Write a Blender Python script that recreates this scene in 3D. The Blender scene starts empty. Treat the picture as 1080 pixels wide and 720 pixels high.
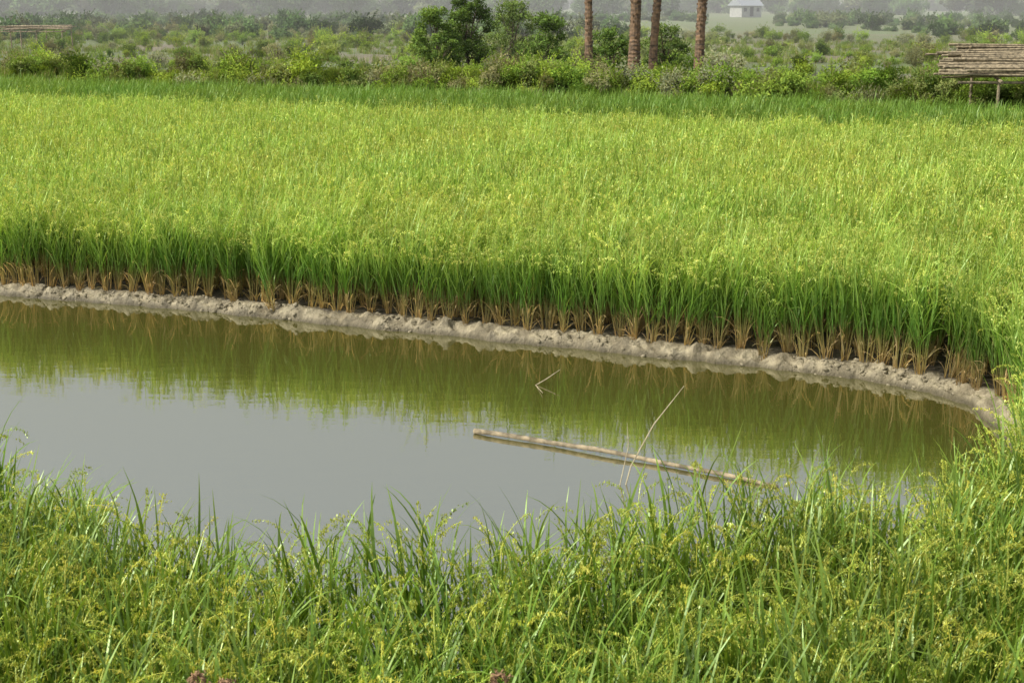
import bpy, math, random
import numpy as np
from mathutils import Vector, Matrix
random.seed(7); rng=np.random.default_rng(11)
S=bpy.context.scene
S.view_settings.view_transform='Standard'; S.view_settings.look='None'; S.view_settings.exposure=0

# ------------------------------------------------------------ noise
_T=rng.random((256,256))
def vn(x,y,seed=0):
    x=np.asarray(x,float)+seed*17.3; y=np.asarray(y,float)+seed*9.7
    xi=np.floor(x).astype(int); yi=np.floor(y).astype(int)
    fx=x-xi; fy=y-yi; fx=fx*fx*(3-2*fx); fy=fy*fy*(3-2*fy)
    a=_T[xi%256,yi%256]; b=_T[(xi+1)%256,yi%256]; c=_T[xi%256,(yi+1)%256]; d=_T[(xi+1)%256,(yi+1)%256]
    return (a*(1-fx)+b*fx)*(1-fy)+(c*(1-fx)+d*fx)*fy
def fbm(x,y,o=4,seed=0):
    r=0;a=.5;t=0
    for i in range(o):
        r=r+a*vn(x*2**i,y*2**i,seed+i); t+=a; a*=.5
    return r/t
def sst(a,b,x):
    t=np.clip((x-a)/(b-a),0,1); return t*t*(3-2*t)

# ------------------------------------------------------------ pond shape
WZ=-0.13
POND=np.array([(-10.5,17.65),(-7.6,16.6),(-5.78,15.77),(-3.47,15.02),(-1.34,14.08),(-.37,13.68),(.54,13.29),(1.4,12.86),(2.23,12.53),
 (3.01,12.12),(3.43,11.78),(3.72,11.28),(3.75,10.6),(3.6,9.6),(3.35,8.7),(2.9,7.8),(2.3,7.2),(1.7,6.9),(1.2,6.7),(.3,6.3),
 (-.4,5.85),(-.9,5.85),(-1.5,6.3),(-2.7,7.4),(-4,8.2),(-6,9.2),(-10.5,10.4)])
def sdf(x,y):
    x=np.asarray(x,float); y=np.asarray(y,float)
    d=np.full(x.shape,1e9); ins=np.zeros(x.shape,bool)
    n=len(POND)
    for i in range(n):
        a=POND[i]; b=POND[(i+1)%n]; e=b-a
        t=np.clip(((x-a[0])*e[0]+(y-a[1])*e[1])/(e@e),0,1)
        d=np.minimum(d,np.hypot(x-a[0]-t*e[0],y-a[1]-t*e[1]))
        c=((a[1]>y)!=(b[1]>y))&(x<(b[0]-a[0])*(y-a[1])/(b[1]-a[1]+1e-12)+a[0])
        ins^=c
    return np.where(ins,-d,d)+.10*(fbm(x*1.1,y*1.1,2,3)-.5)+.10*(fbm(x*5,y*5,3,13)-.5)
QC=36.9
def qf(x,y): return y+.42*x-QC
def terrain(x,y):
    s=sdf(x,y); q=qf(x,y)
    lump=fbm(x*5,y*5,4,5)-.5; lump2=vn(x*11,y*11,8)-.5; lump3=vn(x*22,y*22,4)-.5; l4=vn(x*37,y*37,14)-.5
    z=np.where(s<0, WZ+np.maximum(s*.6,-.5), WZ+.07*sst(0,.05,s)+.04*sst(.05,.25,s))
    bank=np.exp(-((s-.10)/.10)**2)
    z=z+bank*(.0+lump*.17+lump2*.08+lump3*.05+l4*.025)
    far=sst(.8,3,q)
    z=z+.8*far*(1-.55*sst(5,10,q))*(1-.8*sst(60,160,q))+far*.35*(fbm(x*.35,y*.35,3,9)-.5)*(1-sst(80,200,q))
    # roadside embankment where the photographer stands
    z=z+1.5*(1-sst(0.2,2.9,y))
    return z

# ------------------------------------------------------------ materials
def newmat(name):
    m=bpy.data.materials.new(name); m.use_nodes=True
    nt=m.node_tree; nt.nodes.clear()
    return m,nt,nt.nodes.new('ShaderNodeOutputMaterial')
def L(nt,a,b): nt.links.new(a,b)
def foliage_mat(name,transl=.35,gloss=.06,rough=.4,trcol=(1.2,1.1,.6)):
    m,nt,out=newmat(name); N=nt.nodes
    at=N.new('ShaderNodeAttribute'); at.attribute_name='Col'
    oi=N.new('ShaderNodeObjectInfo')
    mr=N.new('ShaderNodeMapRange'); mr.inputs[3].default_value=.76; mr.inputs[4].default_value=1.24
    L(nt,oi.outputs['Random'],mr.inputs[0])
    hs=N.new('ShaderNodeHueSaturation'); L(nt,at.outputs['Color'],hs.inputs['Color'])
    L(nt,mr.outputs[0],hs.inputs['Value'])
    no=N.new('ShaderNodeTexNoise'); no.inputs['Scale'].default_value=.35; no.inputs['Detail'].default_value=3
    L(nt,oi.outputs['Location'],no.inputs['Vector'])
    mh=N.new('ShaderNodeMapRange'); mh.inputs[1].default_value=.3; mh.inputs[2].default_value=.7
    mh.inputs[3].default_value=.49; mh.inputs[4].default_value=.515
    L(nt,no.outputs[0],mh.inputs[0]); L(nt,mh.outputs[0],hs.inputs['Hue'])
    df=N.new('ShaderNodeBsdfDiffuse'); L(nt,hs.outputs[0],df.inputs[0])
    sh=df.outputs[0]
    if transl>0:
        t2=N.new('ShaderNodeMix'); t2.data_type='RGBA'; t2.blend_type='MULTIPLY'; t2.inputs[0].default_value=1
        L(nt,hs.outputs[0],t2.inputs[6]); t2.inputs[7].default_value=(*trcol,1)
        tr=N.new('ShaderNodeBsdfTranslucent'); L(nt,t2.outputs[2],tr.inputs[0])
        m1=N.new('ShaderNodeMixShader'); m1.inputs[0].default_value=transl
        L(nt,df.outputs[0],m1.inputs[1]); L(nt,tr.outputs[0],m1.inputs[2]); sh=m1.outputs[0]
    if gloss>0:
        gl=N.new('ShaderNodeBsdfGlossy'); gl.inputs['Roughness'].default_value=rough; gl.inputs[0].default_value=(.8,1,.6,1)
        m2=N.new('ShaderNodeMixShader'); m2.inputs[0].default_value=gloss
        L(nt,sh,m2.inputs[1]); L(nt,gl.outputs[0],m2.inputs[2]); sh=m2.outputs[0]
    L(nt,sh,out.inputs[0])
    return m
M_rice=foliage_mat('rice_leaf',.4,.03,trcol=(1.15,1.1,.7))
M_near=foliage_mat('rice_leaf_near',.36,.05,.38)
M_shrub=foliage_mat('shrub_leaf',.25,0)
M_far=foliage_mat('distant_leaf',0,0)

def bark_mat(name,c1,c2,scale=6,stretch=(1,1,1),rough=.85,bump=.5):
    m,nt,out=newmat(name); N=nt.nodes
    tc=N.new('ShaderNodeTexCoord'); mp=N.new('ShaderNodeMapping'); mp.inputs['Scale'].default_value=stretch
    L(nt,tc.outputs['Object'],mp.inputs[0])
    no=N.new('ShaderNodeTexNoise'); no.inputs['Scale'].default_value=scale; no.inputs['Detail'].default_value=6; L(nt,mp.outputs[0],no.inputs[0])
    cr=N.new('ShaderNodeValToRGB'); cr.color_ramp.elements[0].position=.35; cr.color_ramp.elements[1].position=.65
    cr.color_ramp.elements[0].color=(*c1,1); cr.color_ramp.elements[1].color=(*c2,1); L(nt,no.outputs[0],cr.inputs[0])
    p=N.new('ShaderNodeBsdfPrincipled'); p.inputs['Roughness'].default_value=rough; L(nt,cr.outputs[0],p.inputs['Base Color'])
    b=N.new('ShaderNodeBump'); b.inputs['Strength'].default_value=bump; b.inputs['Distance'].default_value=.02
    L(nt,no.outputs[0],b.inputs['Height']); L(nt,b.outputs[0],p.inputs['Normal']); L(nt,p.outputs[0],out.inputs[0])
    return m
M_palm=bark_mat('palm_bark',(.07,.05,.035),(.25,.155,.085),5,(1,1,2))
M_bark=bark_mat('bark',(.06,.045,.03),(.16,.12,.08),8)
M_bamboo=bark_mat('weathered_bamboo',(.11,.09,.055),(.36,.29,.18),14,(1,1,1))
M_stick=bark_mat('dry_stick',(.30,.25,.15),(.48,.42,.28),20)
M_brown=bark_mat('dried_leaf_brown',(.14,.08,.04),(.32,.19,.1),20)
M_clod=bark_mat('mud_clod',(.18,.155,.10),(.33,.285,.19),12)
M_wall=bark_mat('mud_wall',(.3,.3,.28),(.4,.4,.37),2)
M_roof=bark_mat('tin_roof',(.22,.24,.26),(.30,.32,.34),2,(6,1,1),.6)
M_dark=bark_mat('dark_opening',(.05,.05,.05),(.07,.07,.07),2)

# ------------------------------------------------------------ mesh builder
class MB:
    def __init__(s): s.v=[];s.f=[];s.c=[]
    def strip(s,P,W,sides,C):
        b=len(s.v)
        for p,w,sd,c in zip(P,W,sides,C):
            s.v.append((p[0]-sd[0]*w/2,p[1]-sd[1]*w/2,p[2]-sd[2]*w/2)); s.v.append((p[0]+sd[0]*w/2,p[1]+sd[1]*w/2,p[2]+sd[2]*w/2))
            s.c.append(c); s.c.append(c)
        for i in range(len(P)-1):
            k=b+2*i; s.f.append((k,k+1,k+3,k+2))
    def quad(s,p,u,v,c):
        b=len(s.v)
        for k in ((-1,0),(0,-1),(1,0),(0,1)):
            s.v.append(tuple(p[i]+u[i]*k[0]+v[i]*k[1] for i in range(3))); s.c.append(c)
        s.f.append((b,b+1,b+2,b+3))
    def tube(s,P,R,n=8,c=(.3,.2,.1),cap=True):
        b=len(s.v)
        P=[Vector(p) for p in P]
        for i,p in enumerate(P):
            d=(P[min(i+1,len(P)-1)]-P[max(i-1,0)]).normalized()
            a=d.orthogonal().normalized() if i==0 else (a-d*a.dot(d)).normalized()
            bb=d.cross(a)
            for k in range(n):
                t=2*math.pi*k/n; q=p+(a*math.cos(t)+bb*math.sin(t))*R[i]
                s.v.append(tuple(q)); s.c.append(c)
        for i in range(len(P)-1):
            for k in range(n):
                s.f.append((b+i*n+k,b+i*n+(k+1)%n,b+(i+1)*n+(k+1)%n,b+(i+1)*n+k))
        if cap:
            s.f.append(tuple(b+k for k in range(n))[::-1]); e=b+(len(P)-1)*n; s.f.append(tuple(e+k for k in range(n)))
    def obj(s,name,mat,link=True,smooth=False):
        me=bpy.data.meshes.new(name); me.from_pydata(s.v,[],s.f)
        ca=me.color_attributes.new('Col','FLOAT_COLOR','POINT')
        arr=np.ones((len(s.v),4),np.float32); arr[:,:3]=np.array(s.c); ca.data.foreach_set('color',arr.ravel())
        me.materials.append(mat)
        if smooth: me.polygons.foreach_set('use_smooth',[True]*len(me.polygons))
        o=bpy.data.objects.new(name,me)
        if link: S.collection.objects.link(o)
        return o
R=random.uniform
def lerp(a,b,t): return tuple(a[i]*(1-t)+b[i]*t for i in range(3))
def jc(c,v=.15):
    k=1+R(-v,v); return (c[0]*k*(1+R(-.1,.1)),c[1]*k,c[2]*k*(1+R(-.1,.1)))
def leaf(mb,base,az,Ln,w,th,droop,n,c0,c1):
    p=Vector(base); P=[];W=[];Sd=[];C=[]; tw=R(-.5,.5); daz=R(-.5,.5)
    for i in range(n+1):
        t=i/n
        P.append(tuple(p)); W.append(w*min(1,.45+2.2*t)*(1-t**2.6)+.0006)
        a=az+daz*t
        k=tw*(1-.3*t); Sd.append(Vector((-math.sin(a),math.cos(a),k)).normalized()); C.append(lerp(c0,c1,t**1.5))
        th2=th+droop*t**1.4
        p=p+Vector((math.sin(th2)*math.cos(a),math.sin(th2)*math.sin(a),math.cos(th2)))*Ln/n
    mb.strip(P,W,Sd,C)

YEL=(.56,.60,.15); TAN=(.44,.31,.15)
# lod 0 = near, 1 = front of the field, 2 = deep in the field
def rice_hill(mb,tillers,height,lod,heads,glow,gtop,gtip,yel=YEL):
    near=lod==0
    for k in range(tillers):
        az=R(0,6.283); rr=R(0,.05); lean=R(.02,.2) if not near else R(.03,.28)
        b=Vector((math.cos(az)*rr,math.sin(az)*rr,-.01)); az+=R(-.4,.4)
        H=height*(R(.82,1.08) if not near else R(.76,1.12)); hs=H*.72
        P=[];th=lean; p=b.copy(); ns=5 if lod<2 else 3
        for i in range(ns+1):
            P.append(p.copy()); th+=.1/ns
            p=p+Vector((math.sin(th)*math.cos(az),math.sin(th)*math.sin(az),math.cos(th)))*hs/ns
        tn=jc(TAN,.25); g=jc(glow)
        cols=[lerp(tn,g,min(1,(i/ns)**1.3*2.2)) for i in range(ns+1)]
        w=.007 if near else .0085
        Wd=[w*(1-.6*i/ns) for i in range(ns+1)]
        for off in ((1,) if lod==2 else (1,2.57)):
            sd=Vector((math.cos(az+off),math.sin(az+off),0)); mb.strip(P,Wd,[sd]*(ns+1),cols)
        fr=((.3,.48,.66,.84,.98),(.36,.53,.70,.84,.96),(.6,.8,.98))[lod]
        for f in fr:
            idx=f*ns; i0=min(int(idx),ns-1); bp=P[i0].lerp(P[i0+1],idx-i0)
            a=az+R(-2.2,2.2)
            ll=(R(.28,.48) if near else R(.26,.44))*height/.92
            dr=abs(random.gauss(.8,.6)) if near else abs(random.gauss(.6,.65))
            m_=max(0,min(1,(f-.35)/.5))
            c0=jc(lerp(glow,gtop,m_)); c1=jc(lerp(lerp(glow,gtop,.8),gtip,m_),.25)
            if f<.4 and R(0,1)<.25: c1=jc((.36,.32,.1))
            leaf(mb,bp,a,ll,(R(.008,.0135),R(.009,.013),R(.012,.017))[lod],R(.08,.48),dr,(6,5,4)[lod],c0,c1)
        if lod<2 and R(0,1)<.9:
            t=jc((.46,.33,.16),.3); leaf(mb,P[1] if R(0,1)<.5 else b,az+R(-1,1),R(.12,.28),.010,R(.2,.7),R(.3,2.2),4,t,jc(t,.3))
        if R(0,1)<heads:
            tp=P[-1]; a=az+R(-1,1); th=lean+R(0,.2); dr=R(.9,2.4); Lp=R(.16,.24); q=tp+Vector((0,0,R(.02,.17)*height)); pts=[tp.copy(),q.copy()]
            m=7 if lod<2 else 5
            for i in range(m):
                th+=dr/m
                q=q+Vector((math.sin(th)*math.cos(a),math.sin(th)*math.sin(a),math.cos(th)))*Lp/m; pts.append(q.copy())
            cp=jc(lerp(yel,gtip,R(0,.5)),.18)
            sdv=Vector((-math.sin(a),math.cos(a),0))
            mb.strip(pts,[.003]*len(pts),[sdv]*len(pts),[cp]*len(pts))
            ng=(50,20,10)[lod]; gl=(.0070,.0115,.017)[lod]
            for j in range(ng):
                t=R(0,1)**.9*(len(pts)-2.01)+1; i0=int(t); c=pts[i0].lerp(pts[i0+1],t-i0)
                sp=.0065 if near else .011
                c=c+Vector((random.gauss(0,sp),random.gauss(0,sp),random.gauss(0,sp*.6)-.004))
                u=Vector((R(-1,1),R(-1,1),R(-2.4,-.6))).normalized()*gl
                v=u.orthogonal(); v.rotate(Matrix.Rotation(R(0,3.1),3,u)); v=v.normalized()*gl*.42
                mb.quad(c,u,v,jc(cp,.2))

# ------------------------------------------------------------ instancer
def protos(cname,objs):
    c=bpy.data.collections.new(cname)
    for o in objs: c.objects.link(o)
    return c
def scatter(name,pts,coll,nvar,smin,smax,tilt=.06,scl=None,sz=None):
    n=len(pts); me=bpy.data.meshes.new(name); me.from_pydata([tuple(p) for p in pts],[],[])
    a=me.attributes.new('rot','FLOAT_VECTOR','POINT'); r=np.stack([rng.normal(0,tilt,n),rng.normal(0,tilt,n),rng.uniform(0,6.283,n)],1).astype(np.float32); a.data.foreach_set('vector',r.ravel())
    s=rng.uniform(smin,smax,n) if scl is None else scl
    s3=np.stack([s,s,s*rng.uniform(.93,1.07,n)*(1 if sz is None else sz)],1).astype(np.float32)
    a=me.attributes.new('scl','FLOAT_VECTOR','POINT'); a.data.foreach_set('vector',s3.ravel())
    a=me.attributes.new('idx','INT','POINT'); a.data.foreach_set('value',rng.integers(0,nvar,n).astype(np.int32))
    o=bpy.data.objects.new(name,me); S.collection.objects.link(o)
    ng=bpy.data.node_groups.new(name+'_gn','GeometryNodeTree')
    ng.interface.new_socket('Geometry',in_out='INPUT',socket_type='NodeSocketGeometry')
    ng.interface.new_socket('Geometry',in_out='OUTPUT',socket_type='NodeSocketGeometry')
    N=ng.nodes; gi=N.new('NodeGroupInput'); go=N.new('NodeGroupOutput'); ip=N.new('GeometryNodeInstanceOnPoints'); ci=N.new('GeometryNodeCollectionInfo')
    ci.inputs[0].default_value=coll; ci.inputs[1].default_value=True; ci.inputs[2].default_value=True
    def na(nm,t):
        x=N.new('GeometryNodeInputNamedAttribute'); x.data_type=t; x.inputs[0].default_value=nm; return x.outputs[0]
    k=ng.links.new
    k(gi.outputs[0],ip.inputs['Points']); k(ci.outputs[0],ip.inputs['Instance']); ip.inputs['Pick Instance'].default_value=True
    k(na('idx','INT'),ip.inputs['Instance Index']); k(na('rot','FLOAT_VECTOR'),ip.inputs['Rotation']); k(na('scl','FLOAT_VECTOR'),ip.inputs['Scale'])
    k(ip.outputs[0],go.inputs[0])
    md=o.modifiers.new('instances','NODES'); md.node_group=ng
    return o

# ------------------------------------------------------------ ground
def axis(lo,f0,f1,hi,fine,cap,capdist):
    a=list(np.arange(f0,f1,fine)); st=fine; x=a[-1]; start=x
    while x<hi:
        st=st*1.06
        if x-start<capdist: st=min(st,cap)
        x+=st; a.append(x)
    st=fine; x=f0; b=[]
    while x>lo:
        st=st*1.06
        if f0-x<capdist: st=min(st,cap)
        x-=st; b.append(x)
    return np.array(b[::-1]+a)
xs=axis(-700,-6.4,4.6,700,.018,.5,25); ys=axis(-60,10,16.6,1400,.018,.5,55)
GX,GY=np.meshgrid(xs,ys); GZ=terrain(GX,GY)
nx,ny=len(xs),len(ys)
V=np.stack([GX.ravel(),GY.ravel(),GZ.ravel()],1).astype(np.float32)
ii=np.arange(nx*ny).reshape(ny,nx)
F=np.stack([ii[:-1,:-1].ravel(),ii[:-1,1:].ravel(),ii[1:,1:].ravel(),ii[1:,:-1].ravel()],1)
me=bpy.data.meshes.new('ground'); me.vertices.add(len(V)); me.vertices.foreach_set('co',V.ravel())
me.loops.add(F.size); me.loops.foreach_set('vertex_index',F.ravel().astype(np.int32)); me.polygons.add(len(F))
me.polygons.foreach_set('loop_start',np.arange(0,F.size,4,dtype=np.int32)); me.polygons.foreach_set('loop_total',np.full(len(F),4,np.int32))
me.polygons.foreach_set('use_smooth',np.ones(len(F),bool)); me.update(); me.validate()
s=sdf(GX,GY).ravel(); q=qf(GX,GY).ravel(); X=GX.ravel();Y=GY.ravel();Z=GZ.ravel()
col=np.ones((len(V),4),np.float32)
def mixc(c,new,m): c[:,:3]=c[:,:3]*(1-m[:,None])+np.array(new)*m[:,None]
col[:,:3]=(.05,.042,.028)
n1=fbm(X*3,Y*3,3,2)
mixc(col,(.32,.275,.18),(1-sst(.16,.26,s+.14*(n1-.5)))*sst(-.02,.05,s))
mixc(col,(.19,.16,.10),(1-sst(.2,.32,s))*sst(.48,.62,fbm(X*9,Y*9,3,33)))
wet=1-sst(WZ+.01,WZ+.05,Z+.04*(n1-.5)); mixc(col,(.09,.075,.042),wet*(s<.5))
f=sst(.2,1.2,q); mixc(col,(.17,.14,.085),f)
g=sst(.40,.56,fbm(X*.12,Y*.12,4,6)); mixc(col,(.11,.15,.045),f*g*.8)
g=sst(.5,.6,fbm(X*.03,Y*.06,3,1))*sst(25,60,q); mixc(col,(.16,.13,.075),g*.7)
mixc(col,(.13,.17,.05),sst(30,160,q)*.65)
mixc(col,(.07,.12,.03),(Y<3.2)*1.0)
ca=me.color_attributes.new('Col','FLOAT_COLOR','POINT'); ca.data.foreach_set('color',col.ravel())
m,nt,out=newmat('soil_and_grass_ground'); N=nt.nodes
at=N.new('ShaderNodeAttribute'); at.attribute_name='Col'; tc=N.new('ShaderNodeTexCoord')
no=N.new('ShaderNodeTexNoise'); no.inputs['Scale'].default_value=9; no.inputs['Detail'].default_value=9; no.inputs['Roughness'].default_value=.65; L(nt,tc.outputs['Object'],no.inputs[0])
mr=N.new('ShaderNodeMapRange'); mr.inputs[1].default_value=.3; mr.inputs[2].default_value=.7; mr.inputs[3].default_value=.6; mr.inputs[4].default_value=1.3; L(nt,no.outputs[0],mr.inputs[0])
hs=N.new('ShaderNodeHueSaturation'); L(nt,at.outputs[0],hs.inputs['Color']); L(nt,mr.outputs[0],hs.inputs['Value'])
p=N.new('ShaderNodeBsdfPrincipled'); p.inputs['Roughness'].default_value=.55; p.inputs['Specular IOR Level'].default_value=.4; L(nt,hs.outputs[0],p.inputs['Base Color'])
n2=N.new('ShaderNodeTexNoise'); n2.inputs['Scale'].default_value=20; n2.inputs['Detail'].default_value=7; n2.inputs['Roughness'].default_value=.62; L(nt,tc.outputs['Object'],n2.inputs[0])
b=N.new('ShaderNodeBump'); b.inputs['Strength'].default_value=1; b.inputs['Distance'].default_value=.045; L(nt,n2.outputs[0],b.inputs['Height']); L(nt,b.outputs[0],p.inputs['Normal'])
L(nt,p.outputs[0],out.inputs[0]); me.materials.append(m)
S.collection.objects.link(bpy.data.objects.new('ground',me))

# ------------------------------------------------------------ water
me=bpy.data.meshes.new('pond_water'); me.from_pydata([(-12,5.2,WZ),(5,5.2,WZ),(5,18.8,WZ),(-12,18.8,WZ)],[],[(0,1,2,3)])
m,nt,out=newmat('murky_water'); N=nt.nodes
tc=N.new('ShaderNodeTexCoord'); mp=N.new('ShaderNodeMapping'); mp.inputs['Scale'].default_value=(1,2.2,1); L(nt,tc.outputs['Object'],mp.inputs[0])
no=N.new('ShaderNodeTexNoise'); no.inputs['Scale'].default_value=3.0; no.inputs['Detail'].default_value=4; L(nt,mp.outputs[0],no.inputs[0])
b=N.new('ShaderNodeBump'); b.inputs['Strength'].default_value=.08; b.inputs['Distance'].default_value=.02; L(nt,no.outputs[0],b.inputs['Height'])
df=N.new('ShaderNodeBsdfDiffuse'); df.inputs[0].default_value=(.066,.062,.014,1)
gl=N.new('ShaderNodeBsdfGlossy'); gl.inputs['Roughness'].default_value=.018; gl.inputs[0].default_value=(1,1,.95,1); L(nt,b.outputs[0],gl.inputs['Normal'])
fr=N.new('ShaderNodeFresnel'); fr.inputs[0].default_value=6.2; L(nt,b.outputs[0],fr.inputs['Normal'])
mx=N.new('ShaderNodeMixShader'); L(nt,fr.outputs[0],mx.inputs[0]); L(nt,df.outputs[0],mx.inputs[1]); L(nt,gl.outputs[0],mx.inputs[2]); L(nt,mx.outputs[0],out.inputs[0])
me.materials.append(m); S.collection.objects.link(bpy.data.objects.new('pond_water',me))

# ------------------------------------------------------------ rice
NV=7
far_o=[];near_o=[];grn_o=[];deep_o=[]
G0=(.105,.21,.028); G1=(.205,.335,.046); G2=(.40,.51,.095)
for i in range(NV):
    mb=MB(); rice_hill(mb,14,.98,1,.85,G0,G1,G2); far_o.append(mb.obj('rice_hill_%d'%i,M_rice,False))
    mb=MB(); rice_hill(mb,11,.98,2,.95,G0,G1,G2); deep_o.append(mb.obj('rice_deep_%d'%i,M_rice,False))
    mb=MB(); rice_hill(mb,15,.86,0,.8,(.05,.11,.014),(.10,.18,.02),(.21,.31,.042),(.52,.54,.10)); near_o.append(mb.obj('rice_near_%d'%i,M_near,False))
    if i<4:
        mb=MB(); rice_hill(mb,11,.96,2,.1,(.06,.13,.02),(.12,.22,.03),(.21,.32,.05)); grn_o.append(mb.obj('rice_green_%d'%i,M_rice,False))
C_far=protos('rice_protos',far_o); C_deep=protos('rice_deep_protos',deep_o); C_near=protos('rice_near_protos',near_o); C_grn=protos('rice_green_protos',grn_o)
ang=-math.atan(.42); ca_,sa_=math.cos(ang),math.sin(ang)
def grid(sp,u0,u1,v0,v1,j):
    u,v=np.meshgrid(np.arange(u0,u1,sp),np.arange(v0,v1,sp)); u=u.ravel()+rng.normal(0,j,u.size); v=v.ravel()+rng.normal(0,j,v.size)
    return u*ca_-v*sa_, u*sa_+v*ca_
x,y=grid(.215,-34,34,-12,52,.035)
s=sdf(x,y); vis=np.abs(x)<5+.40*y
lineA=29.9-.44*x
isfar=(y>9.0)&(y<lineA)&(s>.36)&vis
wide=isfar&((y>11.5-.42*x)|(x>3.7))
corner=wide&(x>3.6)&(y<12.0)
bx,by=[],[]
P=POND[:16]; seg=np.hypot(*(P[1:]-P[:-1]).T); cum=np.r_[0,np.cumsum(seg)]
d=0
while d<cum[-1]:
    i=min(np.searchsorted(cum,d,side='right')-1,len(seg)-1); t=(d-cum[i])/seg[i]; pt=P[i]*(1-t)+P[i+1]*t; dd=(P[i+1]-P[i])/seg[i]
    nrm=np.array([-dd[1],dd[0]]); pt=pt+nrm*(.215+rng.normal(0,.03)); bx.append(pt[0]); by.append(pt[1]); d+=rng.uniform(.14,.21)
deep=wide&(y>16.2-.42*x)
front=wide&~deep&~corner
fx=np.r_[x[front],bx]; fy=np.r_[y[front],by]
scatter('rice_field',np.stack([fx,fy,np.minimum(terrain(fx,fy),WZ+.13)],1),C_far,NV,.84,1.1,.08)
fx2,fy2=x[deep],y[deep]; scatter('rice_field',np.stack([fx2,fy2,terrain(fx2,fy2)],1),C_deep,NV,.86,1.1,.08)
cx_,cy_=x[corner],y[corner]
sel=(y>lineA+1.9)&(qf(x,y)<.2)&vis&~((x>9.2)&(y>31.9))
gx,gy=x[sel],y[sel]; scatter('green_rice_field',np.stack([gx,gy,np.zeros(gx.size)],1),C_grn,4,.9,1.08,.05)
x,y=grid(.19,-12,12,-4,14,.035); s=sdf(x,y)
sel=(y>3.2)&(y<11.5-.42*x)&(s>.10)&(np.abs(x)<6.5)&(x<3.75)&(y<10.5)
nx_,ny_=np.r_[x[sel],cx_],np.r_[y[sel],cy_]; scatter('foreground_rice',np.stack([nx_,ny_,terrain(nx_,ny_)],1),C_near,NV,.80,1.12,.14)
print('rice',len(fx),len(fx2),len(gx),len(nx_))

# ------------------------------------------------------------ clods of mud along the bank
cl=[]
for i in range(5):
    mb=MB(); nlat,nlon=5,7; off=[[R(.65,1.25) for _ in range(nlon)] for _ in range(nlat+1)]
    for a in range(nlat+1):
        th=math.pi*a/nlat
        for o_ in range(nlon):
            ph=2*math.pi*o_/nlon; r=off[a][o_] if 0<a<nlat else 1
            mb.v.append((r*math.sin(th)*math.cos(ph),r*math.sin(th)*math.sin(ph),r*.5*math.cos(th))); mb.c.append((.2,.17,.12))
    for a in range(nlat):
        for o_ in range(nlon):
            mb.f.append((a*nlon+o_,(a+1)*nlon+o_,(a+1)*nlon+(o_+1)%nlon,a*nlon+(o_+1)%nlon))
    cl.append(mb.obj('clod_%d'%i,M_clod,False,smooth=True))
C_cl=protos('clod_protos',cl)
cx,cy=[],[]
for k in range(3000):
    d=R(0,cum[-1]); i=min(np.searchsorted(cum,d,side='right')-1,len(seg)-1); t=(d-cum[i])/seg[i]; pt=P[i]*(1-t)+P[i+1]*t; dd=(P[i+1]-P[i])/seg[i]
    pt=pt+np.array([-dd[1],dd[0]])*R(-.05,.24); cx.append(pt[0]); cy.append(pt[1])
cx=np.array(cx);cy=np.array(cy); k=(sdf(cx,cy)>.005)&(fbm(cx*1.7,cy*1.7,3,77)>.47); cx,cy=cx[k],cy[k]
scatter('mud_clods',np.stack([cx,cy,terrain(cx,cy)-.002],1),C_cl,5,0,0,.4,scl=.007+.026*rng.random(len(cx))**3)

# ------------------------------------------------------------ shrubs / grass
def leafcloud(mb,blobs,n,size,cd,cl,shell=.55):
    for k in range(n):
        b=random.choice(blobs); 
        d=Vector((random.gauss(0,1),random.gauss(0,1),random.gauss(0,1))).normalized(); r=R(shell,1)**.7*R(.85,1.1)
        p=Vector((b[0]+d.x*b[3]*r,b[1]+d.y*b[3]*r,b[2]+d.z*b[4]*r))
        if p.z<.02: p.z=R(.02,.2)
        u=Vector((R(-1,1),R(-1,1),R(-1,1))).normalized(); v=u.orthogonal().normalized(); sz=size*R(.6,1.3)
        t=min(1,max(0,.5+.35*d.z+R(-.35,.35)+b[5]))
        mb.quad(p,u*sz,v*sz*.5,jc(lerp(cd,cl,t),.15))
def shrub(n=1300,cd=(.04,.075,.02),cl=(.12,.19,.045),size=.045):
    mb=MB(); bl=[]
    for i in range(9):
        a=R(0,6.28); r=R(0,.6); h=R(.2,.75)*(1-.4*r); rad=R(.2,.38); bl.append((math.cos(a)*r,math.sin(a)*r,h,rad,rad*R(.7,1.1),R(-.25,.25)))
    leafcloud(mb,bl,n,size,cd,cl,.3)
    for i in range(10):
        b=random.choice(bl); mb.tube([(0,0,-.1),(b[0]*.5,b[1]*.5,b[2]*.5),(b[0],b[1],b[2]+b[4])],[.012,.009,.003],4,(.1,.08,.05))
    for i in range(14):
        b=random.choice(bl); a=R(0,6.28); p0=Vector((b[0],b[1],b[2])); p1=p0+Vector((math.cos(a)*b[3],math.sin(a)*b[3],b[4]*1.4))*R(1,1.35)
        for j in range(10):
            q_=p0.lerp(p1,R(.5,1)); u=Vector((R(-1,1),R(-1,1),R(-1,1))).normalized(); mb.quad(q_,u*size,u.orthogonal().normalized()*size*.4,jc(cl,.2))
    return mb
sh=[]
pal=[((.08,.14,.025),(.22,.32,.045)),((.10,.13,.04),(.27,.31,.10)),((.06,.11,.03),(.18,.25,.055)),((.12,.18,.03),(.33,.43,.06)),((.13,.15,.08),(.31,.32,.18)),((.09,.15,.035),(.25,.36,.06)),((.11,.12,.055),(.27,.26,.12))]
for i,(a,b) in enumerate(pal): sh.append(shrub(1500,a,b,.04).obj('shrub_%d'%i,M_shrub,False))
C_sh=protos('shrub_protos',sh); NS=len(pal)
gr=[]
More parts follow.
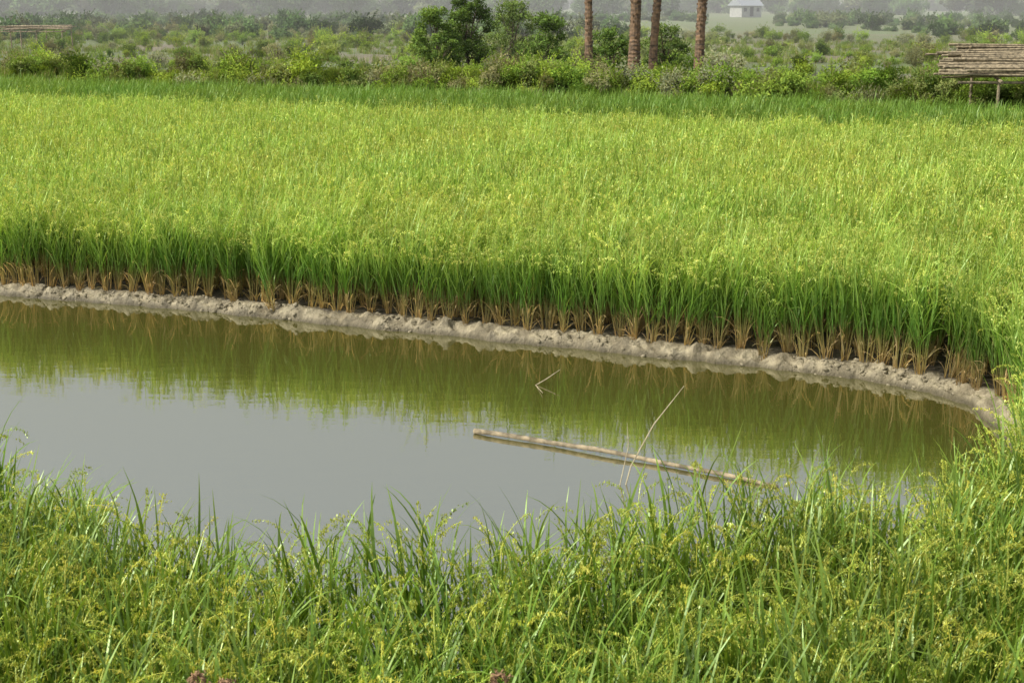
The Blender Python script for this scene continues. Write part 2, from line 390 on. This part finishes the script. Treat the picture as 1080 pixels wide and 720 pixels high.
for i in range(5):
    mb=MB()
    for k in range(60):
        a=R(0,6.28); r=R(0,.25); c=jc(random.choice([(.17,.26,.045),(.22,.28,.065),(.32,.29,.14),(.16,.24,.04)]),.2)
        leaf(mb,(math.cos(a)*r,math.sin(a)*r,-.02),R(0,6.28),R(.2,.5),.016,R(.05,.5),R(0,1.2),3,c,jc(c,.2))
    gr.append(mb.obj('grass_%d'%i,M_shrub,False))
C_gr=protos('grass_protos',gr)
def band(n,q0,q1,xr,thr,sd):
    xx=rng.uniform(-xr,xr,n*4); qq=rng.uniform(q0,q1,n*4); yy=qq+QC-.42*xx
    k=(fbm(xx*.35,yy*.5,3,sd)>thr)&(np.abs(xx)<6+.42*yy)&~((xx>8.7)&(yy<34.8)); xx,yy=xx[k][:n],yy[k][:n]; return xx,yy
def put(name,xx,yy,coll,nv,s0,s1,sz=None,dz=0,tilt=.08,p=1.0):
    sc=s0+(s1-s0)*rng.random(len(xx))**p
    return scatter(name,np.stack([xx,yy,terrain(xx,yy)+dz],1),coll,nv,0,0,tilt,scl=sc,sz=sz)
xx,yy=band(340,.8,3.4,28,.47,21); put('embankment_bushes',xx,yy,C_sh,NS,.35,.95,p=1.3)
xx,yy=band(220,3.6,6.5,30,.47,31); put('embankment_bushes',xx,yy,C_sh,NS,.35,.9,p=1.8)
xx,yy=band(2600,.4,7,30,.3,41); put('embankment_grass',xx,yy,C_gr,5,.35,.9)
xx,yy=band(800,9,95,55,.50,51); put('scrub_land_bushes',xx,yy,C_sh,NS,.4,1.2,p=2)
xx,yy=band(4000,7,75,45,.42,61); put('scrub_land_grass',xx,yy,C_gr,5,.5,1.1)
bx_=np.array([6.0,6.9,7.6,8.3,8.8,3.0,4.0,5.2,4.6,5.6,2.4,-9,-8.2,-6.2,-12.5,-13.4]); by_=QC-.42*bx_+np.array([1.8,1.5,2,1.4,2.0,3,2.6,3.2,4.6,4.9,5.2,2.4,2.9,2.6,2.2,2.8])
scatter('embankment_bushes',np.stack([bx_,by_,terrain(bx_,by_)-.1],1),C_sh,NS,.75,1.2,.06)
hz=[]
for i in range(4):
    k=[(.08,.13,.04),(.10,.15,.05),(.07,.115,.035),(.12,.14,.065)][i]
    hz.append(shrub(1300,tuple(c*.8 for c in k),tuple(c*1.3 for c in k),.065).obj('far_tree_%d'%i,M_far,False))
C_hz=protos('far_tree_protos',hz)
def belt(n,y0,y1,s0,s1,thr,sd,name,p=1.5):
    yy=rng.uniform(y0,y1,n*4); xx=rng.uniform(-.5,.5,n*4)*yy*.95; k=fbm(xx*.03,yy*.02,3,sd)>thr; xx,yy=xx[k][:n],yy[k][:n]
    k=(np.abs(xx/yy-.16)>.022)|(yy>300); xx,yy=xx[k],yy[k]
    put(name,xx,yy,C_hz,4,s0,s1,dz=-.2,p=p)
belt(1000,110,300,.8,2.2,.42,71,'distant_scrub',2)
belt(520,330,560,3,8,.40,81,'distant_trees')
belt(520,700,900,8,16,.25,91,'distant_trees')

# ------------------------------------------------------------ haze over the far land
mb=MB(); 
def box(mb,c,sz):
    b=len(mb.v)
    for dz in (-1,1):
        for dy in (-1,1):
            for dx in (-1,1): mb.v.append((c[0]+dx*sz[0]/2,c[1]+dy*sz[1]/2,c[2]+dz*sz[2]/2)); mb.c.append((1,1,1))
    for f_ in ((0,2,3,1),(4,5,7,6),(0,1,5,4),(2,6,7,3),(0,4,6,2),(1,3,7,5)): mb.f.append(tuple(b+k for k in f_))
m,nt,out=newmat('morning_haze'); vs=nt.nodes.new('ShaderNodeVolumeScatter'); vs.inputs['Density'].default_value=.0013; vs.inputs['Color'].default_value=(1,.99,.96,1); L(nt,vs.outputs[0],out.inputs['Volume'])
box(mb,(0,700,12.5),(1300,1296,28)); mb.obj('haze',m)

# ------------------------------------------------------------ palms
def palm(x,y,h,r,lean,laz):
    z0=float(terrain(np.array([x]),np.array([y]))[0])-.1
    e=bpy.data.objects.new('palm_tree',None); e.location=(x,y,z0); S.collection.objects.link(e)
    mb=MB(); P=[];Rr=[]; n=int(h/.07)
    for i in range(n+1):
        t=i/n; P.append((math.cos(laz)*lean*t*t,math.sin(laz)*lean*t*t,h*t)); Rr.append(r*(1.25-.3*min(1,t*4))*(1+(.03 if i%2 else -.03)+R(-.05,.05)))
    mb.tube(P,Rr,12)
    for i in range(160):
        t=R(.03,.99); a=R(0,6.28); c=Vector((math.cos(laz)*lean*t*t,math.sin(laz)*lean*t*t,h*t)); o_=Vector((math.cos(a),math.sin(a),0)); 
        mb.tube([c+o_*r*.9,c+o_*r*1.1+Vector((0,0,.07))],[.04,.015],4)
    t=mb.obj('trunk',M_palm); t.parent=e
    mb=MB(); top=Vector(P[-1])
    for i in range(30):
        az=R(0,6.28); th=R(.15,1.5); p=top.copy(); pts=[];Lf=R(2.2,3)
        for j in range(10):
            pts.append(p.copy()); th+=.13; p=p+Vector((math.sin(th)*math.cos(az),math.sin(th)*math.sin(az),math.cos(th)))*Lf/10
        sd=Vector((-math.sin(az),math.cos(az),0)); mb.strip(pts,[.04*(1-j/11) for j in range(10)],[sd]*10,[(.14,.18,.05)]*10)
        for j in range(2,30):
            tt=j/30*8.9; i0=int(tt); c=pts[i0].lerp(pts[i0+1],tt-i0); d=(pts[i0+1]-pts[i0]).normalized()
            for sg in (-1,1):
                v=(sd*sg+d*.7+Vector((0,0,R(-.2,.3)))).normalized()*.4*(1-.5*j/30); g=jc((.07,.13,.03))
                mb.strip([c,c+v*.5,c+v],[.03,.028,.002],[d]*3,[g]*3)
    f_=mb.obj('fronds',M_shrub); f_.parent=e
palm(2.75,52,6.5,.14,.3,2); palm(4.55,54,7.2,.21,.5,1); palm(5.15,53,6.2,.15,.6,0); palm(6.72,52,6.8,.17,.35,.5)
def tree(name,x,y,h,w,n,cd,cl):
    z0=float(terrain(np.array([x]),np.array([y]))[0])-.05
    e=bpy.data.objects.new(name,None); e.location=(x,y,z0); S.collection.objects.link(e)
    mb=MB(); bl=[]
    mb.tube([(0,0,0),(.05,0,h*.3),(-.03,.05,h*.6)],[.06,.045,.03],8)
    for i in range(70):
        a=R(0,6.28); r=R(0,1)**.6*w; z=h*R(.05,.95); r*=1-.5*(z/h)**2; rad=R(.14,.34)*w; bl.append((math.cos(a)*r,math.sin(a)*r,z,rad,rad*.9,R(-.2,.2)))
        if i%3==0: mb.tube([(0,0,h*R(.05,.45)),(math.cos(a)*r*.5,math.sin(a)*r*.5,z*.7),(math.cos(a)*r,math.sin(a)*r,z)],[.025,.018,.006],5)
    t=mb.obj('trunk_and_limbs',M_bark); t.parent=e
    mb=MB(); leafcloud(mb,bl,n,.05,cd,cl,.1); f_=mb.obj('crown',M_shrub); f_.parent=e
tree('small_tree',-2.9,57,2.8,1.05,11000,(.07,.12,.03),(.19,.28,.055))
tree('small_tree',-1.8,58,3.2,1.2,11000,(.065,.11,.03),(.17,.26,.05))
tree('small_tree',.0,62,2.9,1.3,9000,(.08,.12,.035),(.20,.28,.065))
tree('small_tree',1.4,57,2.4,1.1,8000,(.08,.12,.035),(.20,.30,.06))
tree('small_tree',5.9,56,2.1,1.0,5000,(.07,.11,.035),(.18,.24,.06))
tree('small_tree',3.7,55,1.9,1.0,5000,(.07,.12,.035),(.19,.27,.055))

# ------------------------------------------------------------ bamboo sheds
def shed(x0,x1,yf,yb,zf,zb,npole,posts,wall=True):
    e=bpy.data.objects.new('bamboo_shed',None); e.location=(x0,yf,0); S.collection.objects.link(e)
    def P(x,y,z): return (x-x0,y-yf,z)
    mb=MB()
    for i in range(npole):
        t=i/npole; lay=i%3
        y=yf+(yb-yf)*t; z=zf+(zb-zf)*t+lay*.05+R(0,.05)
        a=x0+R(-.15,.7)+t*.7; 
        if R(0,1)<.08: a-=R(.4,1.0)
        b=x1+R(-.4,.4); j=R(-.15,.15)
        mb.tube([P(a,y-j,z+R(-.05,.07)),P((a+b)/2,y,z+R(-.02,.06)),P(b,y+j,z)],[R(.02,.04),R(.025,.045),R(.02,.04)],6)
    o=mb.obj('pole_roof',M_bamboo); o.parent=e
    mb=MB()
    for px in posts:
        for (y,z) in ((yf+.1,zf),(yb-.15,zb)):
            gg=float(terrain(np.array([px]),np.array([y]))[0])-.2
            mb.tube([P(px+R(-.05,.05),y,gg),P(px,y,z-.02)],[.04,.032],7)
        mb.tube([P(px,yf-.1,zf-.09),P(px,yb+.1,zb-.09)],[.04,.04],7)
    mb.tube([P(x0+.4,yf+.15,zf-.10),P(x1,yf+.15,zf-.11)],[.03,.03],7)
    o=mb.obj('frame',M_bamboo); o.parent=e
shed(9.6,15.6,32.2,34.4,1.45,1.97,66,[10.9,13,15.2])
shed(-30,-25.8,84,86,1.55,1.7,10,[-29,-27.5,-26])
# scrub behind and under the shed, added to darken the space below it
xx=rng.uniform(9.6,16,60); yy=rng.uniform(34.2,35.4,60); put('embankment_bushes',xx,yy,C_sh,3,.5,.85)
xx=rng.uniform(9.5,14,24); yy=rng.uniform(33,34.1,24); put('embankment_bushes',xx,yy,C_sh,3,.3,.5)

# ------------------------------------------------------------ hut
e=bpy.data.objects.new('hut',None); e.location=(48,300,.3); e.rotation_euler=(0,0,.5); S.collection.objects.link(e)
mb=MB(); box(mb,(0,0,1.0),(5,4,2.4)); o=mb.obj('walls',M_wall); o.parent=e
mb=MB(); mb.v=[(-2.9,-2.4,2.1),(2.9,-2.4,2.1),(2.9,0,3.7),(-2.9,0,3.7),(-2.9,2.4,2.1),(2.9,2.4,2.1)]; mb.c=[(1,1,1)]*6; mb.f=[(0,1,2,3),(3,2,5,4),(0,3,4),(1,5,2)]; o=mb.obj('roof',M_roof); o.parent=e
mb=MB(); box(mb,(0,-2.02,.95),(.9,.06,1.9)); box(mb,(-1.6,-2.02,1.3),(.7,.06,.7)); box(mb,(1.6,-2.02,1.3),(.7,.06,.7)); o=mb.obj('door_and_windows',M_dark); o.parent=e

# ------------------------------------------------------------ pole + sticks in the pond
mb=MB(); P=[];Rr=[]
a=Vector((-.29,10.50,WZ+.02)); b=Vector((1.82,9.27,WZ+.008)); n=24
for i in range(n+1):
    t=i/n; p=a.lerp(b,t); p.z+=.015*math.sin(t*3.1)+.004*math.sin(t*17); p.y+=.03*math.sin(t*4); P.append(tuple(p)); Rr.append(.019*(1-.25*t)*(1.12 if i%5==0 else 1))
mb.tube(P,Rr,10); mb.obj('bamboo_pole',M_bamboo,smooth=True)
mb=MB(); mb.tube([(.74,9.28,-.3),(.82,9.33,.0),(.98,9.42,.27),(1.19,9.5,.52)],[.005,.005,.004,.002],6)
mb.tube([(.74,9.3,-.15),(.80,9.33,.14),(.79,9.36,.3)],[.004,.003,.001],5); mb.obj('dry_reed',M_stick)
mb=MB(); mb.tube([(.13,11.9,-.17),(.3,11.95,-.08),(.42,12.0,-.01)],[.004,.004,.002],5); mb.tube([(.16,12.2,-.15),(.26,11.6,-.11)],[.004,.002],5); mb.obj('floating_twig',M_stick)
for (x,y) in ((-1.0,4.25),(-.90,4.2),(-.02,4.25)):
    mb=MB(); z0=float(terrain(np.array([x]),np.array([y]))[0]); H=.975
    P=[(x+.05,y,z0),(x+.02,y,z0+.5),(x,y,z0+H-.04)]; 
    for k in range(9):
        t=k/8*4.4; rr=.026*(1-k/14); P.append((x-.026+rr*math.cos(t),y+R(-.004,.004),z0+H+rr*math.sin(t)))
    mb.tube(P,[.003,.003,.004]+[.006]*8+[.004],6)
    for k in range(130):
        c=Vector(random.choice(P[3:]))+Vector((random.gauss(0,.008),random.gauss(0,.008),random.gauss(0,.008))); u=Vector((R(-1,1),R(-1,1),R(-1,1))).normalized()
        mb.quad(c,u*.009,u.orthogonal().normalized()*.0025,(.3,.2,.1))
    mb.obj('dried_weed',M_brown)

# ------------------------------------------------------------ light, sky, camera
to=Vector((-.66,-.22,0)).normalized(); el=math.radians(50)
sun=bpy.data.lights.new('sun','SUN'); sun.energy=4.7; sun.angle=math.radians(1.2); sun.color=(1,.95,.84)
so=bpy.data.objects.new('sun',sun); S.collection.objects.link(so)
d=Vector((to.x*math.cos(el),to.y*math.cos(el),math.sin(el))); so.rotation_euler=d.to_track_quat('Z','Y').to_euler(); so.location=(-20,-10,30)
w=bpy.data.worlds.new('World'); S.world=w; w.use_nodes=True; nt=w.node_tree; nt.nodes.clear()
sk=nt.nodes.new('ShaderNodeTexSky'); sk.sky_type='NISHITA'; sk.sun_disc=False; sk.sun_elevation=el; sk.sun_rotation=math.atan2(to.x,to.y)
sk.air_density=1.3; sk.dust_density=3; sk.ozone_density=.8
hs=nt.nodes.new('ShaderNodeHueSaturation'); hs.inputs['Saturation'].default_value=.4; hs.inputs['Value'].default_value=1.2
bg=nt.nodes.new('ShaderNodeBackground'); bg.inputs[1].default_value=.15; wo=nt.nodes.new('ShaderNodeOutputWorld')
nt.links.new(sk.outputs[0],hs.inputs['Color']); nt.links.new(hs.outputs[0],bg.inputs[0]); nt.links.new(bg.outputs[0],wo.inputs[0])
cam=bpy.data.cameras.new('camera'); cam.lens=50; cam.sensor_width=36; cam.clip_end=3000; cam.clip_start=.05
cam.dof.use_dof=True; cam.dof.focus_distance=12.5; cam.dof.aperture_fstop=9
co=bpy.data.objects.new('camera',cam); S.collection.objects.link(co); co.location=(0,0,3.1); co.rotation_euler=(math.radians(90-13.4),0,0); S.camera=co
